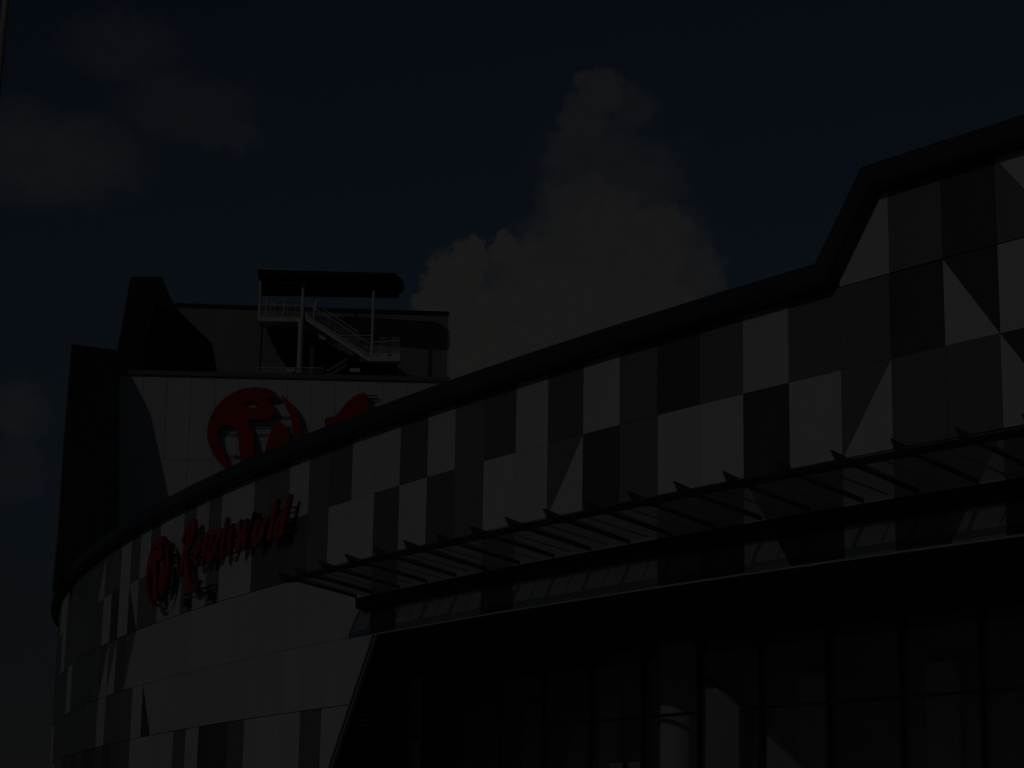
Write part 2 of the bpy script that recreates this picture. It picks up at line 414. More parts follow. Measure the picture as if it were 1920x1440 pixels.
for i in range(len(CB) - 1):
    sr, sl_ = CB[i], CB[i + 1]             # right and left edge of the column
    pt = PAT.get(i, {})
    for nm, zt, zb in rowsZ:
        if nm == 'T' and sr >= SL0: continue
        if zb < Z3 - .01 and sl_ <= 32.3: continue
        ch = pt.get(nm)
        if ch is None:
            ch = 'P' if (nm == 'R3' and 30 < sr < 64) else rnd.choice('WWMMNDMW')
            if rnd.random() < .12 and nm != 'R3': ch = rnd.choice(('W\\D', 'M/W', 'W/M', 'D\\W'))
        gs = .006 if (ch == 'P') else .008
        gz = .020
        gb = .010 if ch == 'P' and nm == 'R2' else .006 if nm == 'R0' else gz
        gt = .010 if ch == 'P' and nm == 'R3' else .006 if nm == 'R1' else gz
        cell = [(sl_ - gs, zb + gb), (sr + gs, zb + gb), (sr + gs, zt - gt), (sl_ - gs, zt - gt)]
        cell = clip(cell, lambda p: (p[0] - .12 - s_edge(p[1])) if p[1] < Z3 + .0 and zb < Z3 - .01 else 1)
        if nm in ('T', 'R0') and sr < SL0:
            cell = clip(cell, lambda p: z_top(p[0]) - p[1] if nm == 'T' and False else ((SL0 - p[0]) / (SL0 - SL1) * (ZT - Z0) + Z0 - p[1] if nm == 'T' else 1))
        if len(ch) == 3:
            # diagonal of the full cell
            if ch[1] == '\\': a, b = (sl_, zt), (sr, zb)
            else: a, b = (sl_, zb), (sr, zt)
            def side(p): return (b[0] - a[0]) * (p[1] - a[1]) - (b[1] - a[1]) * (p[0] - a[0])
            # left-lower for '\', left-upper for '/'
            ref = side((sl_, zb)) if ch[1] == '\\' else side((sl_, zt))
            sg = 1 if ref > 0 else -1
            panel(clip(cell, lambda p: sg * side(p) - .03), ch[0])
            panel(clip(cell, lambda p: -sg * side(p) - .03), ch[2])
        else:
            panel(cell, ch)
obj('cladding', bm, [WHITEC, MID, SLATE, DARK, TEAL, PALE], bld)

# rolled roof edge --------------------------------------------------------------
bm = bmesh.new()
path = [(s, ZT) for s in frange(SMIN, SL1 - .5, 1.0)] + [(SL1, ZT), (SL0, Z0)] + [(s, Z0) for s in frange(SL0 + .5, SMAX, 1.0)]
prof = [(-.5, 0), (.56, 0), (.68, .06), (.73, .20), (.74, .42), (.72, .66), (.64, .84), (.48, .94), (.15, .98), (-.6, .99), (-.6, .5)]
rows = []
for i, (s, z) in enumerate(path):
    a = path[max(i - 1, 0)]; b = path[min(i + 1, len(path) - 1)]
    d0 = Vector((s - a[0], z - a[1])); d1 = Vector((b[0] - s, b[1] - z))
    d0 = d0.normalized() if d0.length > 1e-6 else d1.normalized(); d1 = d1.normalized() if d1.length > 1e-6 else d0
    n0 = Vector((-d0.y, d0.x)); n1 = Vector((-d1.y, d1.x)); m = (n0 + n1).normalized(); k = 1 / max(.5, m.dot(n0))
    rows.append([bm.verts.new(P(s + m.x * h * k, o, z + m.y * h * k)) for o, h in prof])
for r0, r1 in zip(rows, rows[1:]):
    for j in range(len(prof)):
        bm.faces.new((r0[j], r0[(j + 1) % len(prof)], r1[(j + 1) % len(prof)], r1[j]))
bm.faces.new(rows[0]); bm.faces.new(rows[-1][::-1])
s_ = SMIN + 3
while s_ < SMAX - 2:
    if abs(s_ - .6) > 3:
        zz_ = ZT if s_ < SL1 else Z0
        for k in (-.07, .01):
            hull(bm, [P(s_ + k, o + (.012 if o > 0 else 0), zz_ + h * 1.012 - .004) for o, h in prof], [P(s_ + k + .06, o + (.012 if o > 0 else 0), zz_ + h * 1.012 - .004) for o, h in prof], 0)
    s_ += 4.82
obj('roof_edge', bm, CAPM, bld, smooth=False)
# standing seams of the roof edge
# roof deck and rear wall
bm = bmesh.new()
sweep(bm, frange(SL0 + .3, SMAX, 2), [(-.5, 20.3), (-24, 20.3), (-24, GZ), (-24.3, GZ), (-24.3, 20.0), (-.5, 20.0)])
sweep(bm, frange(SMIN, SL1 - .2, 2), [(-.5, 23.3), (-24, 23.3), (-24, GZ), (-24.3, GZ), (-24.3, 23.0), (-.5, 23.0)])
obj('roof', bm, TOWERD, bld)

# entrance recess -------------------------------------------------------------
GO = -6.3
bm = bmesh.new()
sweep(bm, frange(SMIN, 32.3, 1.2), [(-.02, Z3), (-.02, Z3 + .25), (GO - 10, Z3 + .25), (GO - 10, Z3)])
# splayed left part of the soffit
ps = frange(0, 1, .125)
a_ = [P(32.3 + 17 * t, -.42 + (GO - .4) * t, Z3) for t in ps]
b_ = [P(32.3, GO - 10, Z3), P(49.3, GO - 10, Z3)]
vs = [bm.verts.new(p + Vector((0, 0, .004))) for p in a_ + [b_[1], b_[0]]]; bm.faces.new(vs)
obj('soffit', bm, SOFF, bld)
bm = bmesh.new()
zz = frange(GZ, Z3, .8)
for z0_, z1_ in zip(zz, zz[1:]):
    q = [[P(s_edge(z) + .0 + 15 * t, -.2 + (GO - .3) * t, z) for t in ps] for z in (z0_, z1_)]
    for i in range(len(ps) - 1):
        f = bm.faces.new([bm.verts.new(p) for p in (q[0][i], q[0][i + 1], q[1][i + 1], q[1][i])])
bmesh.ops.remove_doubles(bm, verts=bm.verts, dist=.001)
obj('side_wall', bm, mat('side_wall_render', (.6, .59, .57), .7, .2), bld)

bm = bmesh.new()
sweep(bm, frange(SMIN, 56, 1.2), [(GO - .02, GZ), (GO - .02, Z3)], closed=False)
glz = obj('glazing', bm, GLASS, bld)
ML = [16.3 - 3.82 * i for i in range(-9, 14)]
for s in ML:
    if s < SMIN + 1 or s > 54: continue
    bm = bmesh.new()
    hull(bm, [P(s - .07, o, z) for o, z in ((GO + .0, GZ), (GO + .0, 10.1), (GO + .22, 10.1), (GO + .22, GZ))],
         [P(s + .07, o, z) for o, z in ((GO + .0, GZ), (GO + .0, 10.1), (GO + .22, 10.1), (GO + .22, GZ))])
    obj('mullion', bm, STEEL, glz)
for z in (1.6, 6.5, 10.3):
    bm = bmesh.new(); hh = .22 if z > 10 else .06
    sweep(bm, frange(SMIN, 55, 1.2), [(GO + .0, z - hh), (GO + .16, z - hh), (GO + .16, z + hh - .003), (GO + .0, z + hh - .003)])
    obj('transom', bm, STEEL, glz)
# interior
bm = bmesh.new()
sweep(bm, frange(SMIN, 60, 2), [(-15, GZ), (-15, 10.3), (-15.3, 10.3), (-15.3, GZ)])
sweep(bm, frange(SMIN, 56, 2), [(GO - .3, GZ + .02), (GO - .3, GZ + .1), (-15, GZ + .1), (-15, GZ + .02)])
obj('interior_wall', bm, INTER, bld)
for s in frange(-30, 52, 8.2):
    bm = bmesh.new()
    hull(bm, [P(s - .9, -14.9, z) for z in (GZ + .2, 8.8)] + [P(s + .9, -14.9, z) for z in (8.8, GZ + .2)],
         [P(s - .9, -14.7, z) for z in (GZ + .2, 8.8)] + [P(s + .9, -14.7, z) for z in (8.8, GZ + .2)])
    obj('interior_panel', bm, COLM, bld)
for s, r_, zt in ((42.3, .42, 9.6), (19.2, .74, 9.6), (-4.5, .52, 9.5), (-27, .52, 9.5)):
    bm = bmesh.new(); c0 = P(s, GO - 1.0, GZ)
    tube(bm, c0, c0 + Vector((0, 0, zt - GZ)), r_, 28)
    obj('column', bm, COLM, bld, smooth=False)
EML = bpy.data.materials.new('interior_fill_lamp'); EML.use_nodes = True
lb_ = EML.node_tree.nodes['Principled BSDF']; lb_.inputs['Emission Color'].default_value = (1, .96, .88, 1); lb_.inputs['Emission Strength'].default_value = 9
for s in frange(-22, 50, 6.0):  # row of unseen lamps added to brighten the interior behind the glass
    bm = bmesh.new(); c0 = P(s, -10.5, 2.2)
    d_ = (P(s + .5, -10.5) - P(s - .5, -10.5)).normalized()
    beam(bm, c0 - d_ * 1.3, c0 + d_ * 1.3, .5, .22)
    obj('interior_fill_lamp', bm, EML, bld)
for (sa, sb, za, zb) in ((15.45, 13.4, 7.85, 6.5), (11.74, 9.8, 5.4, 4.1)):  # slanted tops cut in place of the diagonal shadow edge on each pier
    bm = bmesh.new()
    q = [(sa, GZ), (sb, GZ), (sb, zb), (sa, za)]
    hull(bm, [P(s, GO + .26, z) for s, z in q], [P(s, GO + .5, z) for s, z in q])
    obj('pier_panel', bm, MIDP, bld)
bm = bmesh.new()
for k in range(7):
    z = 7.35 + k * .3
    for sgm in (0,):
        s0 = 44.8 + (6 - k) * .18; s1 = 46.4 - 0 * k
        hull(bm, [P(s0, GO + .1, z), P(s1, GO + .1, z), P(s1, GO + .1, z + .12), P(s0, GO + .1, z + .12)],
             [P(s0, GO + .35, z - .08), P(s1, GO + .35, z - .08), P(s1, GO + .35, z + .04), P(s0, GO + .35, z + .04)])
obj('louvre', bm, WSTEEL, bld)

# metal trims -------------------------------------------------------------------
bm = bmesh.new()
sweep(bm, frange(SMIN, 32.3, 1.2), [(.06, Z3 - .10), (.14, Z3 - .10), (.14, Z3 - .02), (.06, Z3 - .02)])
sweep(bm, frange(SMIN, 32.6, 1.2), [(-.02, Z3 - .16), (.06, Z3 - .16), (.06, Z3 - .02), (-.02, Z3 - .02)], 1)
for so_, mi in ((.02, 0), (-.30, 0), (-.16, 1)):
    zs_ = frange(GZ, Z3, 1.0)
    for z0_, z1_ in zip(zs_, zs_[1:]):
        wdt = .06 if mi == 0 else .08
        q = [(s_edge(z0_) + so_ - wdt, z0_), (s_edge(z0_) + so_ + wdt, z0_), (s_edge(z1_) + so_ + wdt, z1_), (s_edge(z1_) + so_ - wdt, z1_)]
        o1 = .16 if mi == 0 else .07
        hull(bm, [P(s, .0, z) for s, z in q], [P(s, o1, z) for s, z in q], mi)
obj('trim', bm, [BRIGHT, STEEL], bld)

# glass canopy -------------------------------------------------------------------
CO, CZ0, CZ1 = 4.0, 12.15, 12.72
S_END = 33.4
def cz(o): return CZ0 + (CZ1 - CZ0) * o / CO
bm = bmesh.new()
sweep(bm, frange(SMIN + 1, S_END, 1.2), [(.12, cz(.12) + .16), (CO + .1, cz(CO) + .16)], closed=False)
can = obj('canopy', bm, CGLASS, bld)
bm = bmesh.new()
sweep(bm, frange(SMIN + 1, S_END, 1.2), [(.08, 11.62), (.55, 11.75), (.55, 12.2), (.08, 12.2)])
obj('wall_beam', bm, STEEL, can)
bm = bmesh.new()
sweep(bm, frange(SMIN + 1, S_END + .05, 1.2), [(CO - .10, CZ1 - .10), (CO + .06, CZ1 - .10), (CO + .06, CZ1 + .11), (CO - .10, CZ1 + .11)])
obj('edge_beam', bm, STEEL, can)
rs = [S_END] + [31.7 - 2.423 * i for i in range(28)]
for j, s in enumerate(rs):
    if s < SMIN + 2: continue
    bm = bmesh.new()
    w2 = .038
    pr = [(.5, cz(.5) - .0), (CO - .6, CZ1 - .02), (CO + .15, CZ1 - .10), (CO + .28, CZ1 - .05), (CO + .55, CZ1 + .40), (CO - .2, CZ1 + .24), (CO - 1.0, CZ1 + .14), (.5, cz(.5) + .14)]
    hull(bm, [P(s - w2, o, z) for o, z in pr], [P(s + w2, o, z) for o, z in pr], 0)
    c = P(s - w2, CO - .05, CZ1 - .02); c2 = P(s - w2 - .05, CO - .05, CZ1 - .02)
    tube(bm, c, c2, .05, 8, 1)
    obj('rib', bm, [RIBM, BRIGHT], can)
for s in rs[1:]:  # white bars standing in for the glints along the canopy ribs
    if s < SMIN + 4: continue
    bm = bmesh.new()
    s_ = s - 1.2
    beam(bm, P(s_, .6, cz(.6) + .10), P(s_, CO - .1, cz(CO) + .10), .05, .05)
    obj('glint_bar', bm, WSTEEL, can)

# small ceiling lamps seen through the glass
EMW = bpy.data.materials.new('warm_lamp'); EMW.use_nodes = True
eb = EMW.node_tree.nodes['Principled BSDF']; eb.inputs['Emission Color'].default_value = (1, .93, .78, 1); eb.inputs['Emission Strength'].default_value = .3; eb.inputs['Base Color'].default_value = (.2, .19, .17, 1)
lampd = (('first lit square ceiling panel from the left seen through the dark entrance glass', 23.6, 22.6), ('second lit square ceiling panel, beside the round column behind the glass', 22.1, 21.2))
for lb, sa, sb in lampd:
    bm = bmesh.new()
    q = [(sa, 3.6), (sb, 3.6), (sb, 4.75), (sa, 4.75)]
    hull(bm, [P(s, GO - .6, z) for s, z in q], [P(s, GO - .75, z) for s, z in q], 0)
    q = [(sa + .06, 3.54), (sb - .06, 3.54), (sb - .06, 4.81), (sa + .06, 4.81)]
    hull(bm, [P(s, GO - .62, z) for s, z in q], [P(s, GO - .8, z) for s, z in q], 1)
    t_ = thing('hanging_light', lb.replace('ceiling panel', 'light box'), 'light', P((sa + sb) / 2, GO - .7, 4.8), 'lit boxes behind the entrance glass')
    obj('lamp_box', bm, [EMW, STEEL], t_)

# ------------------------------------------------------------------ signs
LX = lambda x, y: ((x / 5.486 + 370 - 475) / 88, -((y / 5.486 + 700 - 811) / 88))
EM_BODY = [(800, 190), (720, 145), (600, 125), (450, 145), (330, 200), (220, 290), (140, 410), (100, 560), (105, 680), (150, 800), (230, 920), (330, 1010), (450, 1065), (570, 1090), (700, 1075),
           (570, 1062), (470, 1020), (370, 950), (300, 880), (255, 800), (220, 700), (203, 610), (225, 560), (265, 535), (320, 530), (375, 552), (415, 610), (430, 700), (440, 800), (455, 900), (480, 990), (640, 1010),
           (612, 900), (600, 800), (590, 690), (560, 590), (520, 510), (500, 475), (560, 470), (650, 470), (735, 455), (785, 405), (775, 345), (740, 290), (690, 248), (790, 238)]
EM_RING = [(838, 200), (900, 240), (960, 300), (1015, 380), (1050, 460), (1070, 560), (1065, 700), (1030, 820), (960, 930), (860, 1015), (760, 1060), (850, 985), (930, 880), (975, 760), (988, 640), (975, 530), (945, 420), (900, 335)]
EM_DROP = [(828, 468), (870, 505), (915, 555), (952, 620), (960, 700), (935, 790), (880, 860), (790, 900), (700, 905), (700, 800), (725, 690), (750, 600), (785, 520)]
EM_EYE = [(440, 318), (480, 285), (540, 272), (590, 288), (625, 318), (580, 345), (500, 345)]
def shape(bm, pts, f, d0, d1, mi=0, mside=1):
    """pts: unit coordinates; f(u, v, d) -> world point; faces subdivided only along the outline"""
    a = [bm.verts.new(f(u, v, d0)) for u, v in pts]; b = [bm.verts.new(f(u, v, d1)) for u, v in pts]
    n = len(pts)
    for tri in tessellate_polygon([[Vector((u, v, 0)) for u, v in pts]]):
        bm.faces.new([a[i] for i in tri]).material_index = mside
        bm.faces.new([b[i] for i in tri][::-1]).material_index = mi
    for i in range(n):
        q = bm.faces.new((a[i], b[i], b[(i + 1) % n], a[(i + 1) % n])); q.material_index = mside
def chaikin(p):
    out = []
    for i, a in enumerate(p):
        b = p[(i + 1) % len(p)]
        out += [(a[0] * .78 + b[0] * .22, a[1] * .78 + b[1] * .22), (a[0] * .22 + b[0] * .78, a[1] * .22 + b[1] * .78)]
    return out
EM_BODY, EM_RING, EM_DROP, EM_EYE = [chaikin(chaikin(q)) for q in (EM_BODY, EM_RING, EM_DROP, EM_EYE)]
def emblem(t, f, d0, d1, unit):
    for nm, pts in (('swirl', EM_BODY), ('outer_ring', EM_RING), ('inner_stroke', EM_DROP)):
        bm = bmesh.new(); shape(bm, [LX(*p) for p in pts], f, d0, d1)
        o = obj(nm, bm, [RED, REDD], t)
        if nm == 'swirl':
            bm = bmesh.new(); shape(bm, [LX(*p) for p in EM_EYE], f, d1 + .01, d1 + .05, 1)  # shade of the eye hole put in as dark red, white spot on top
            shape(bm, [LX(*p) for p in ((515, 330), (605, 325), (600, 345), (520, 348))], f, d1 + .055, d1 + .07, 2, 2)
            obj('eye', bm, [RED, REDD, WHITE], o)
    for v, u0, u1 in ((.16, -.9, .9), (-.02, -.95, .95), (.38, .2, .95), (-.5, -.85, .85)):
        bm = bmesh.new()
        k = 6
        for i in range(k):
            beam(bm, f(u0 + (u1 - u0) * i / k, v, d0 * .6), f(u0 + (u1 - u0) * (i + 1) / k, v, d0 * .6), .06, .06)
        for i in range(5):
            uu = u0 + (u1 - u0) * (i + .5) / 5; beam(bm, f(uu, v, .03), f(uu, v, d0 + .01), .06, .06)
        obj('mounting_rail', bm, STEEL, t)

# facade emblem
ES, EZ, ER = 61.1, 16.6, 2.05
ft = thing('round_sign', 'round red swirl emblem mounted on the curved patchwork wall, left of the red script lettering', 'sign', P(ES, 0, EZ - ER))
emblem(ft, lambda u, v, d: P(ES - u * ER * 1.12, d, EZ + v * ER), .62, .9, ER)

# script lettering ---------------------------------------------------------------
def arc_pts(cx, cy, rx, ry, a0, a1, n=10):
    return [(cx + rx * math.cos(R(a0 + (a1 - a0) * i / n)), cy + ry * math.sin(R(a0 + (a1 - a0) * i / n))) for i in range(n + 1)]
GL = {
 'R': [[(.62, 2.35), (.5, 1.6), (.3, .8), (.05, .0), (-.05, -.35)], [(-.25, 1.55), (.1, 2.1), (.7, 2.38), (1.25, 2.2), (1.3, 1.65), (.95, 1.2), (.5, .95), (.35, .9)], [(.55, .95), (.85, .3), (1.25, -.45), (1.9, -1.05), (2.7, -1.3), (3.5, -1.05)]],
 'e': [[(.1, .5), (.45, .62), (.62, .85), (.45, 1.05), (.2, .9), (.05, .5), (.15, .12), (.45, .02), (.85, .3)]],
 's': [[(.7, .9), (.45, 1.02), (.22, .85), (.35, .6), (.52, .35), (.4, .05), (.05, .05)]],
 'o': [arc_pts(.4, .52, .34, .5, 70, 440, 16)],
 'r': [[(.02, 0), (.12, .55), (.2, 1.05)], [(.15, .65), (.35, .98), (.7, 1.0)]],
 't': [[(.42, 1.75), (.3, 1.0), (.2, .3), (.35, .0), (.7, .15)]],
 'W': [[(0, 1.3), (.12, .6), (.2, .02), (.5, .55), (.75, 1.05), (.8, .5), (.9, .02), (1.25, .65), (1.6, 1.45)]],
 'l': [[(.45, 1.9), (.3, 1.1), (.18, .3), (.32, .0), (.6, .15)]],
 'd': [arc_pts(.35, .45, .32, .42, 60, 410, 14), [(.98, 2.0), (.8, 1.2), (.66, .4), (.72, .02), (1.0, .15)]],
}
def smooth(pts, k=5):
    if len(pts) < 3: return pts
    out = []
    q = [pts[0]] + list(pts) + [pts[-1]]
    for i in range(1, len(q) - 2):
        p0, p1, p2, p3 = q[i - 1:i + 3]
        for j in range(k):
            t = j / k
            out.append(tuple(.5 * (2 * p1[c] + (p2[c] - p0[c]) * t + (2 * p0[c] - 5 * p1[c] + 4 * p2[c] - p3[c]) * t * t + (3 * p1[c] - p0[c] - 3 * p2[c] + p3[c]) * t ** 3) for c in (0, 1)))
    out.append(pts[-1]); return out
def stroke(bm, pts, f, wd, d0, d1):
    pts = smooth(pts); n = len(pts); L_, R_ = [], []
    for i, p in enumerate(pts):
        a = pts[max(i - 1, 0)]; b = pts[min(i + 1, n - 1)]
        d = Vector((b[0] - a[0], b[1] - a[1])).normalized(); nn = Vector((-d.y, d.x))
        t = i / (n - 1); w_ = wd * (.42 + .75 * math.sin(math.pi * min(1, t * 1.1 + .05)) ** .7) * (1.15 if d.y < 0 else .85) * .5
        L_.append((p[0] + nn.x * w_, p[1] + nn.y * w_)); R_.append((p[0] - nn.x * w_, p[1] - nn.y * w_))
    VL = [[bm.verts.new(f(u, v, d)) for u, v in side] for d in (d0, d1) for side in (L_, R_)]
    l0, r0, l1, r1 = VL
    for i in range(n - 1):
        for q, mi in (((l1[i], l1[i + 1], r1[i + 1], r1[i]), 0), ((l0[i], r0[i], r0[i + 1], l0[i + 1]), 1), ((l0[i], l0[i + 1], l1[i + 1], l1[i]), 1), ((r0[i], r1[i], r1[i + 1], r0[i + 1]), 1)):
            bm.faces.new(q).material_index = mi
    for i in (0, n - 1): bm.faces.new((l0[i], l1[i], r1[i], r0[i])).material_index = 1
sc_ = thing('script_sign', 'red brush script lettering reading Resorts World on the curved patchwork wall', 'sign', P(49, 0, 15.5))
TXT = [('R', 57.0, 1.12, 1.0), ('e', 54.6, 1.15, 1.1), ('s', 53.5, 1.1, 1.1), ('o', 52.4, 1.1, 1.1), ('r', 51.3, 1.1, 1.1), ('t', 50.4, 1.1, 1.1), ('s', 49.5, 1.1, 1.1),
       ('W', 47.9, 1.2, 1.15), ('o', 45.55, 1.15, 1.05), ('r', 44.5, 1.15, 1.05), ('l', 43.55, 1.15, 1.0), ('d', 42.65, 1.2, .95)]
for j, (ch, s0, su, sz_) in enumerate(TXT):
    zb = 16.2 - .0 * j
    fz = lambda u, v, d, s0=s0, su=su, sz_=sz_, zb=zb: P(s0 - (u + .24 * v) * su, d, zb + v * sz_)
    bm = bmesh.new()
    for k, st in enumerate(GL[ch]): stroke(bm, st, fz, .44 if ch == 'R' else .35, .52 + .012 * k, .72 + .012 * k)
    if ch == 't':
        stroke(bm, [(-3.4, 1.15), (-2.0, 1.32), (-.4, 1.2), (1.4, 1.3)], fz, .24, .544, .744)
    obj('letter', bm, [RED, REDD], sc_)
for z, sa, sb in ((16.5, 58, 41.2), (17.0, 58, 41.6), (14.85, 56.8, 52.2), (17.55, 43.5, 41.4), (17.55, 47.5, 45.6)):
    bm = bmesh.new()
    q = frange(sb, sa, 1.5)
    for a, b in zip(q, q[1:]): beam(bm, P(a, .38, z), P(b, .38, z), .07, .07)
    for s in q: beam(bm, P(s, .05, z), P(s, .51, z), .08, .08)
    obj('mounting_rail', bm, STEEL, sc_)
for s, z in ((56.9, 14.4), (52.6, 14.3), (46.2, 17.7)):
    bm = bmesh.new()
    hull(bm, [P(s + a, .08, z + b) for a, b in ((-.2, -.2), (.2, -.2), (.2, .2), (-.2, .2))], [P(s + a, .4, z + b) for a, b in ((-.2, -.2), (.2, -.2), (.2, .2), (-.2, .2))])
    obj('junction_box', bm, STEEL, sc_)

# ------------------------------------------------------------------ tower behind
TY = 165.0
zc = at(230, 695, TY).z
TL = at(222, 695, TY); TR = at_z(842, 709, zc)
U_ = (TR - TL); U_.z = 0; TW = U_.length; U_.normalize(); NF = Vector((U_.y, -U_.x, 0))       # NF towards the camera
twr = thing('tower_building', 'tall white and grey block with dark side walls rising behind the curved roof', 'building', Vector((TL.x, TL.y, GZ)) + U_ * TW / 2)
def TP(u, z, d=0.0): return Vector((TL.x, TL.y, 0)) + U_ * u + NF * d + Vector((0, 0, z))
bm = bmesh.new()
hull(bm, [TP(0, GZ, -.1), TP(TW, GZ, -.1), TP(TW, zc - .1, -.1), TP(0, zc - .1, -.1)], [TP(0, GZ, -28), TP(TW, GZ, -28), TP(TW, zc - .1, -28), TP(0, zc - .1, -28)])
obj('wall', bm, TOWERD, twr)
bm = bmesh.new()
u = .12
pw = (at(475, 700, TY).x - at(430, 700, TY).x)
k = 0
zj = frange(18, zc - .35, 6.9)
while u < TW - .1:
    u2 = min(u + pw, TW)
    for z0_, z1_ in zip(zj, zj[1:]):
        hull(bm, [TP(a, b, -.05) for a, b in ((u + .012, z0_ + .012), (u2 - .012, z0_ + .012), (u2 - .012, z1_ - .012), (u + .012, z1_ - .012))],
             [TP(a, b, .0 + rnd.uniform(-.006, .006)) for a, b in ((u + .012, z0_ + .012), (u2 - .012, z0_ + .012), (u2 - .012, z1_ - .012), (u + .012, z1_ - .012))])
    u = u2
obj('front_cladding', bm, WHITE, twr)
bm = bmesh.new()
hull(bm, [TP(-.1, zc - .33, .22), TP(TW + .05, zc - .33, .22), TP(TW + .05, zc + .05, .22), TP(-.1, zc + .05, .22)],
     [TP(-.1, zc - .33, -.6), TP(TW + .05, zc - .33, -.6), TP(TW + .05, zc + .05, -.6), TP(-.1, zc + .05, -.6)])
obj('coping', bm, TOWERD, twr)
# side fins
FD = (U_ * -.313 + NF * .95)                # direction the fins run, outwards to the camera's left
FN = Vector((FD.y, -FD.x, 0)); FN = FN if FN.y < 0 else -FN
def fin(name, pxs, p0, m, th=.6):
    pts = [on_plane(x, y, p0, FN) for x, y in pxs]
    bm = bmesh.new(); hull(bm, pts, [p - FN * th for p in pts]); return obj(name, bm, m, twr)
pA = TP(.0, 0)
qA = on_plane(95, 1135, pA, FN)
lv = [(645, 135, 158.8, 657), (820, 120.5, 156.3, 830), (1000, 109, 153.6, 1000), (1110, 98, 152.0, 1110)]
bm = bmesh.new()
for (ya, xa, Ya, wa), (yb, xb, Yb, wb) in zip(lv, lv[1:]):
    q = [at(223, wa, TY), at(xa, ya, Ya), at(xb, yb, Yb), at(223, wb, TY)]
    hull(bm, q, [p - FN * .12 for p in q])
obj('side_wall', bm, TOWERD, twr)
# upper storey
UY = 172.5
zu = at(325, 571, UY).z
UL = at(262, 571, UY); UR = at_z(841, 588, zu)
V_ = (UR - UL); V_.z = 0; UW = V_.length; V_.normalize(); NU = Vector((V_.y, -V_.x, 0))
def UP(u, z, d=0.0): return Vector((UL.x, UL.y, 0)) + V_ * u + NU * d + Vector((0, 0, z))
bm = bmesh.new()
hull(bm, [UP(0, 30, 0), UP(UW, 30, 0), UP(UW, zu, 0), UP(0, zu, 0)], [UP(0, 30, -18), UP(UW, 30, -18), UP(UW, zu, -18), UP(0, zu, -18)])
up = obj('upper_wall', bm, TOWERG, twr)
bm = bmesh.new()
hull(bm, [UP(1.5, zu - .15, .12), UP(UW + .1, zu - .15, .12), UP(UW + .1, zu + .15, .12), UP(1.5, zu + .15, .12)], [UP(1.5, zu - .15, -.4), UP(UW + .1, zu - .15, -.4), UP(UW + .1, zu + .15, -.4), UP(1.5, zu + .15, -.4)])
obj('parapet_cap', bm, STEEL, up)
bm = bmesh.new(); beam(bm, UP(UW + .1, zc - 1, .1), UP(UW + .1, zu, .1), .14, .14); obj('corner_trim', bm, WSTEEL, up)
pts = [on_plane(x, y, UP(0, 0, .06), NU) for x, y in ((290, 573), (326, 573), (352, 600), (396, 642), (401, 668), (406, 696), (268, 700), (276, 640))]  # black patch shaped as the shadow the upper fin casts on this wall
bm = bmesh.new(); hull(bm, pts, [p - NU * .05 for p in pts]); obj('fin_shadow', bm, SHADOWB, up)
pB = UP(.0, 0) + (on_plane(275, 640, UP(0, 0), NU) - UP(0, 0)).project(V_)
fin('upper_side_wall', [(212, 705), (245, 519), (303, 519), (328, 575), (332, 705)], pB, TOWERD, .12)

# tower emblem and lettering
cE = on_plane(475, 811, TP(0, 0, .6), NF); RE = (at(563, 811, cE.y).x - cE.x)
te = thing('round_sign', 'large round red swirl emblem high on the white front wall of the tower block', 'sign', cE - Vector((0, 0, RE)) - NF * .6)
emblem(te, lambda u, v, d: cE + U_ * u * RE + Vector((0, 0, v * RE)) + NF * (d - .6), .32, .62, RE)
LT = chaikin([(1690, 165), (1640, 180), (1570, 220), (1490, 310), (1430, 400), (1380, 428), (1310, 430), (1300, 500), (1345, 530), (1420, 560), (1500, 640), (1560, 800), (1640, 900), (1760, 880), (1745, 380), (1748, 205), (1725, 175)])
lt = thing('lettering_sign', 'tip of a large red brush letter on the white tower wall beside the emblem', 'sign', on_plane(650, 800, TP(0, 0, 0), NF))
bm = bmesh.new(); shape(bm, [LX(*p) for p in LT], lambda u, v, d: cE + U_ * u * RE + Vector((0, 0, v * RE)) + NF * (d - .6), .32, .62)
obj('letter', bm, [RED, REDD], lt)
for px, py in ((703, 742), (703, 747)):
    bm = bmesh.new()
    a = on_plane(px - 20, py, TP(0, 0, .3), NF); b = on_plane(px + 5, py, TP(0, 0, .3), NF); beam(bm, a, b, .08, .08)
    obj('mounting_rail', bm, STEEL, lt)

# ------------------------------------------------------------------ rooftop staircase
SY = 168.5; BY = 171.6
st = thing('rooftop_staircase', 'white steel staircase with landing and railings under a flat dark canopy on the tower roof', 'staircase', at(600, 697, SY))
A = lambda x, y, Y=SY: at(x, y, Y)
def slab(bm, x0, x1, yt, yb, Y0, Y1, mi=0, tilt=0):
    """box whose front face spans the given outline at distance Y0 and which runs back to Y1"""
    a, b, c, d = at(x0, yt, Y0), at(x1, yt + tilt, Y0), at(x1, yb + tilt, Y0), at(x0, yb, Y0)
    k = Vector((0, Y1 - Y0, 0)); hull(bm, [a, b, c, d], [p + k for p in (a, b, c, d)], mi)
bm = bmesh.new()
a0 = at(483, 505, SY - 1.5); b0 = at(744, 512, SY - 1.5); w_ = Vector((0, 4.2, 0)); dz = Vector((0, 0, -.34))
hull(bm, [a0, b0, b0 + dz * .6, a0 + dz], [p + w_ - Vector((0, 0, .75)) for p in (a0, b0, b0 + dz * .6, a0 + dz)])
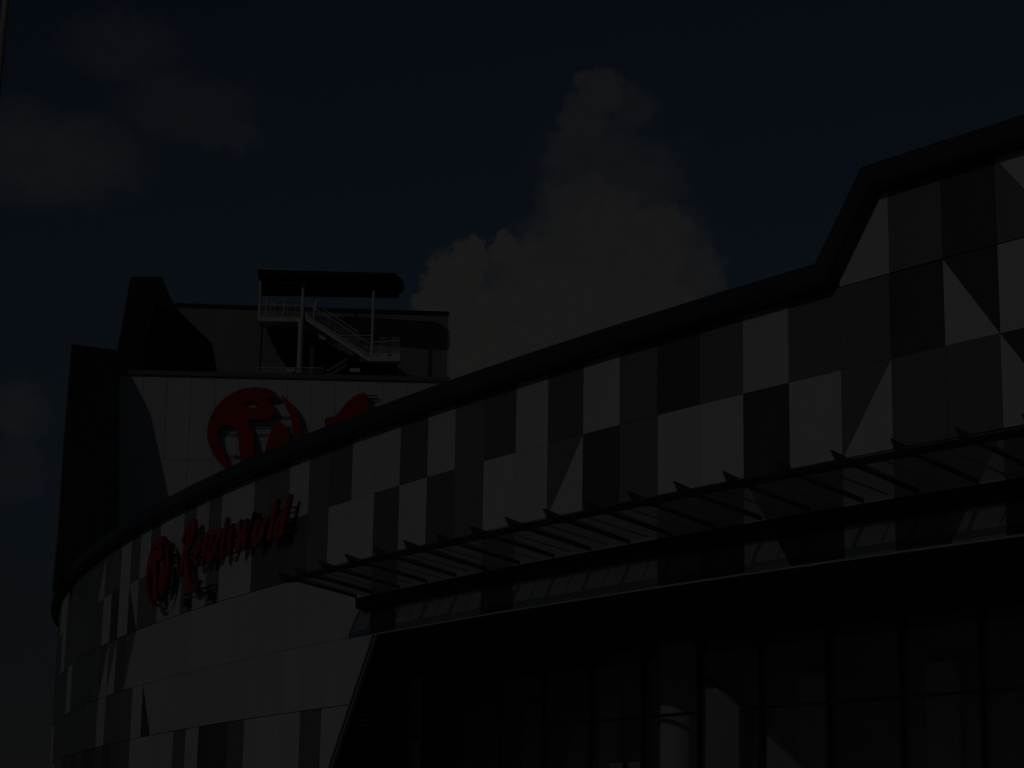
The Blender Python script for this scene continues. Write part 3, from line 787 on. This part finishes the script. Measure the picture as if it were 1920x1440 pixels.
# deep edge beams of the canopy
a1 = at(492, 512, SY); b1 = at(566, 512, SY); 
hull(bm, [at(492, 514, SY), at(566, 515, SY), at(566, 542, SY), at(492, 541, SY)], [p + Vector((0, .5, 0)) for p in (at(492, 514, SY), at(566, 515, SY), at(566, 542, SY), at(492, 541, SY))])
ce = [at(x, y, SY) for x, y in ((574, 514), (738, 516), (749, 519), (756, 526), (757, 533), (750, 541), (738, 544), (574, 544))]
hull(bm, ce, [p + Vector((0, 1.5, 0)) for p in ce])
rf = obj('canopy', bm, SOFF, st)
bm = bmesh.new()
beam(bm, at(512, 529, SY - .06), at(560, 530, SY - .06), .06, .07)
beam(bm, at(481, 503, SY - 1.56), at(572, 506, SY - 1.56), .07, .05)
obj('light_strip', bm, WSTEEL, rf)
for x, yt, yb, r_ in ((490, 508, 596, .11), (570, 510, 600, .13), (565, 598, 700, .22), (701, 545, 668, .13), (586, 652, 700, .16), (592, 508, 596, .09), (492, 600, 700, .07), (500, 555, 594, .05), (533, 560, 594, .05), (593, 560, 582, .09)):
    bm = bmesh.new()
    Y = SY - .1 if x not in (592, 586, 492) else SY + 1.2
    p, q = at(x, yt, Y), at(x, yb, Y); q.x = p.x; tube(bm, q, p, r_, 12)
    obj('post', bm, STEEL if x == 492 else WSTEEL, st)
bm = bmesh.new(); slab(bm, 484, 562, 594, 602, SY - .2, SY + 1.6, tilt=1)
obj('landing', bm, WSTEEL, st)
bm = bmesh.new()
def stringer(bm, pts, Y, h, wd):
    for (x0, y0), (x1, y1) in zip(pts, pts[1:]):
        a, b, c, d = at(x0, y0, Y), at(x1, y1, Y), at(x1, y1 + h, Y), at(x0, y0 + h, Y)
        k = Vector((0, wd, 0)); hull(bm, [a, b, c, d], [p + k for p in (a, b, c, d)])
stringer(bm, [(573, 592), (690, 668), (750, 668)], SY - .2, 9, .12)
stringer(bm, [(573, 588), (690, 662), (750, 662)], SY + 1.5, 9, .12)
obj('stringer', bm, WSTEEL, st)
bm = bmesh.new()
for i in range(20):
    t = i / 20; slab(bm, 574 + 117 * t, 574 + 117 * (t + .06), 592 + 75 * t, 594 + 75 * t, SY - .1, SY + 1.5)
slab(bm, 690, 750, 670, 674, SY - .1, SY + 1.5)
obj('tread', bm, WSTEEL, st)
def railing(pts, Y, h, n, mid=True, r_=.025):
    bm = bmesh.new()
    for (x0, y0), (x1, y1) in zip(pts, pts[1:]):
        beam(bm, at(x0, y0, Y), at(x1, y1, Y), .06, .06)
        beam(bm, at(x0, y0 + h, Y), at(x1, y1 + h, Y), .035, .035)
        for i in range(n + 1):
            t = i / n; x = x0 + (x1 - x0) * t; y = y0 + (y1 - y0) * t
            beam(bm, at(x, y, Y), at(x, y + h, Y), r_, r_)
    return obj('railing', bm, WSTEEL, st)
railing([(486, 566), (562, 568)], SY + 1.5, 24, 24)
railing([(484, 571), (562, 573)], SY - .15, 21, 10)
railing([(576, 568), (692, 644)], SY - .15, 22, 26)
railing([(596, 572), (672, 622)], SY + 1.5, 24, 20)
railing([(640, 629), (700, 629)], SY + 1.5, 7, 6)
railing([(692, 642), (750, 638)], SY - .15, 24, 14)
railing([(712, 634), (748, 634)], SY + 1.5, 26, 9)
railing([(482, 689), (605, 690)], SY - .4, 8, 22)
railing([(612, 696), (650, 673)], SY + .6, 12, 8)
# black slab standing in for the shadow under the stairs
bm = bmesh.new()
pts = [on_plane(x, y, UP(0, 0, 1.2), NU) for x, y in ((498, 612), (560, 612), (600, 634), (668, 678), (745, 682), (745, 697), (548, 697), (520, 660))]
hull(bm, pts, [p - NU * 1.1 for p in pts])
obj('stair_shadow', bm, SHADOWB, st)
for q in ((598, 611, 626, 634, SY + 1, SY + 1.3, 0, 4), (656, 675, 690, 697, SY, SY + .4), (536, 552, 691, 696, SY, SY + .4)):
    bm = bmesh.new(); slab(bm, *q); obj('fixing_plate', bm, WSTEEL, st)

# ------------------------------------------------------------------ lamp post at the left edge
LY = 25.0
lp = at(2, 100, LY); lt_ = at(12.5, 0, LY) - at(-6, 190, LY); lt_ = lt_ / lt_.z
lamp = thing('street_lamp', 'slim pale lamp post rising at the left edge of the photo', 'street lamp', lp + lt_ * (GZ - lp.z))
bm = bmesh.new()
q0 = Vector((lp.x, lp.y, lp.z)); tube(bm, q0 + lt_ * (GZ - lp.z), q0 + lt_ * (12.0 - lp.z), .052, 20, 0, .040)
obj('post', bm, mat('weathered_pole', (.62, .57, .48), .6, .3, var=.2, scale=3), lamp)
lb_ = lp + lt_ * (GZ - lp.z); bm = bmesh.new(); tube(bm, lb_, lb_ + Vector((0, 0, .4)), .12, 20); obj('base', bm, STEEL, lamp)
lp = lp + lt_ * (11.9 - lp.z)
bm = bmesh.new(); beam(bm, (lp.x, lp.y, 11.9), (lp.x - 1.5, lp.y, 12.3), .07, .07)
arm = obj('arm', bm, STEEL, lamp)
bm = bmesh.new(); hull(bm, [Vector((lp.x - 1.4, lp.y + a, 12.25 + b)) for a, b in ((-.15, 0), (.15, 0), (.1, .14), (-.1, .14))], [Vector((lp.x - 2.1, lp.y + a, 12.3 + b)) for a, b in ((-.1, 0), (.1, 0), (.06, .08), (-.06, .08))])
obj('lamp_head', bm, STEEL, lamp)
SC.cycles.max_bounces = 8; SC.cycles.transparent_max_bounces = 12
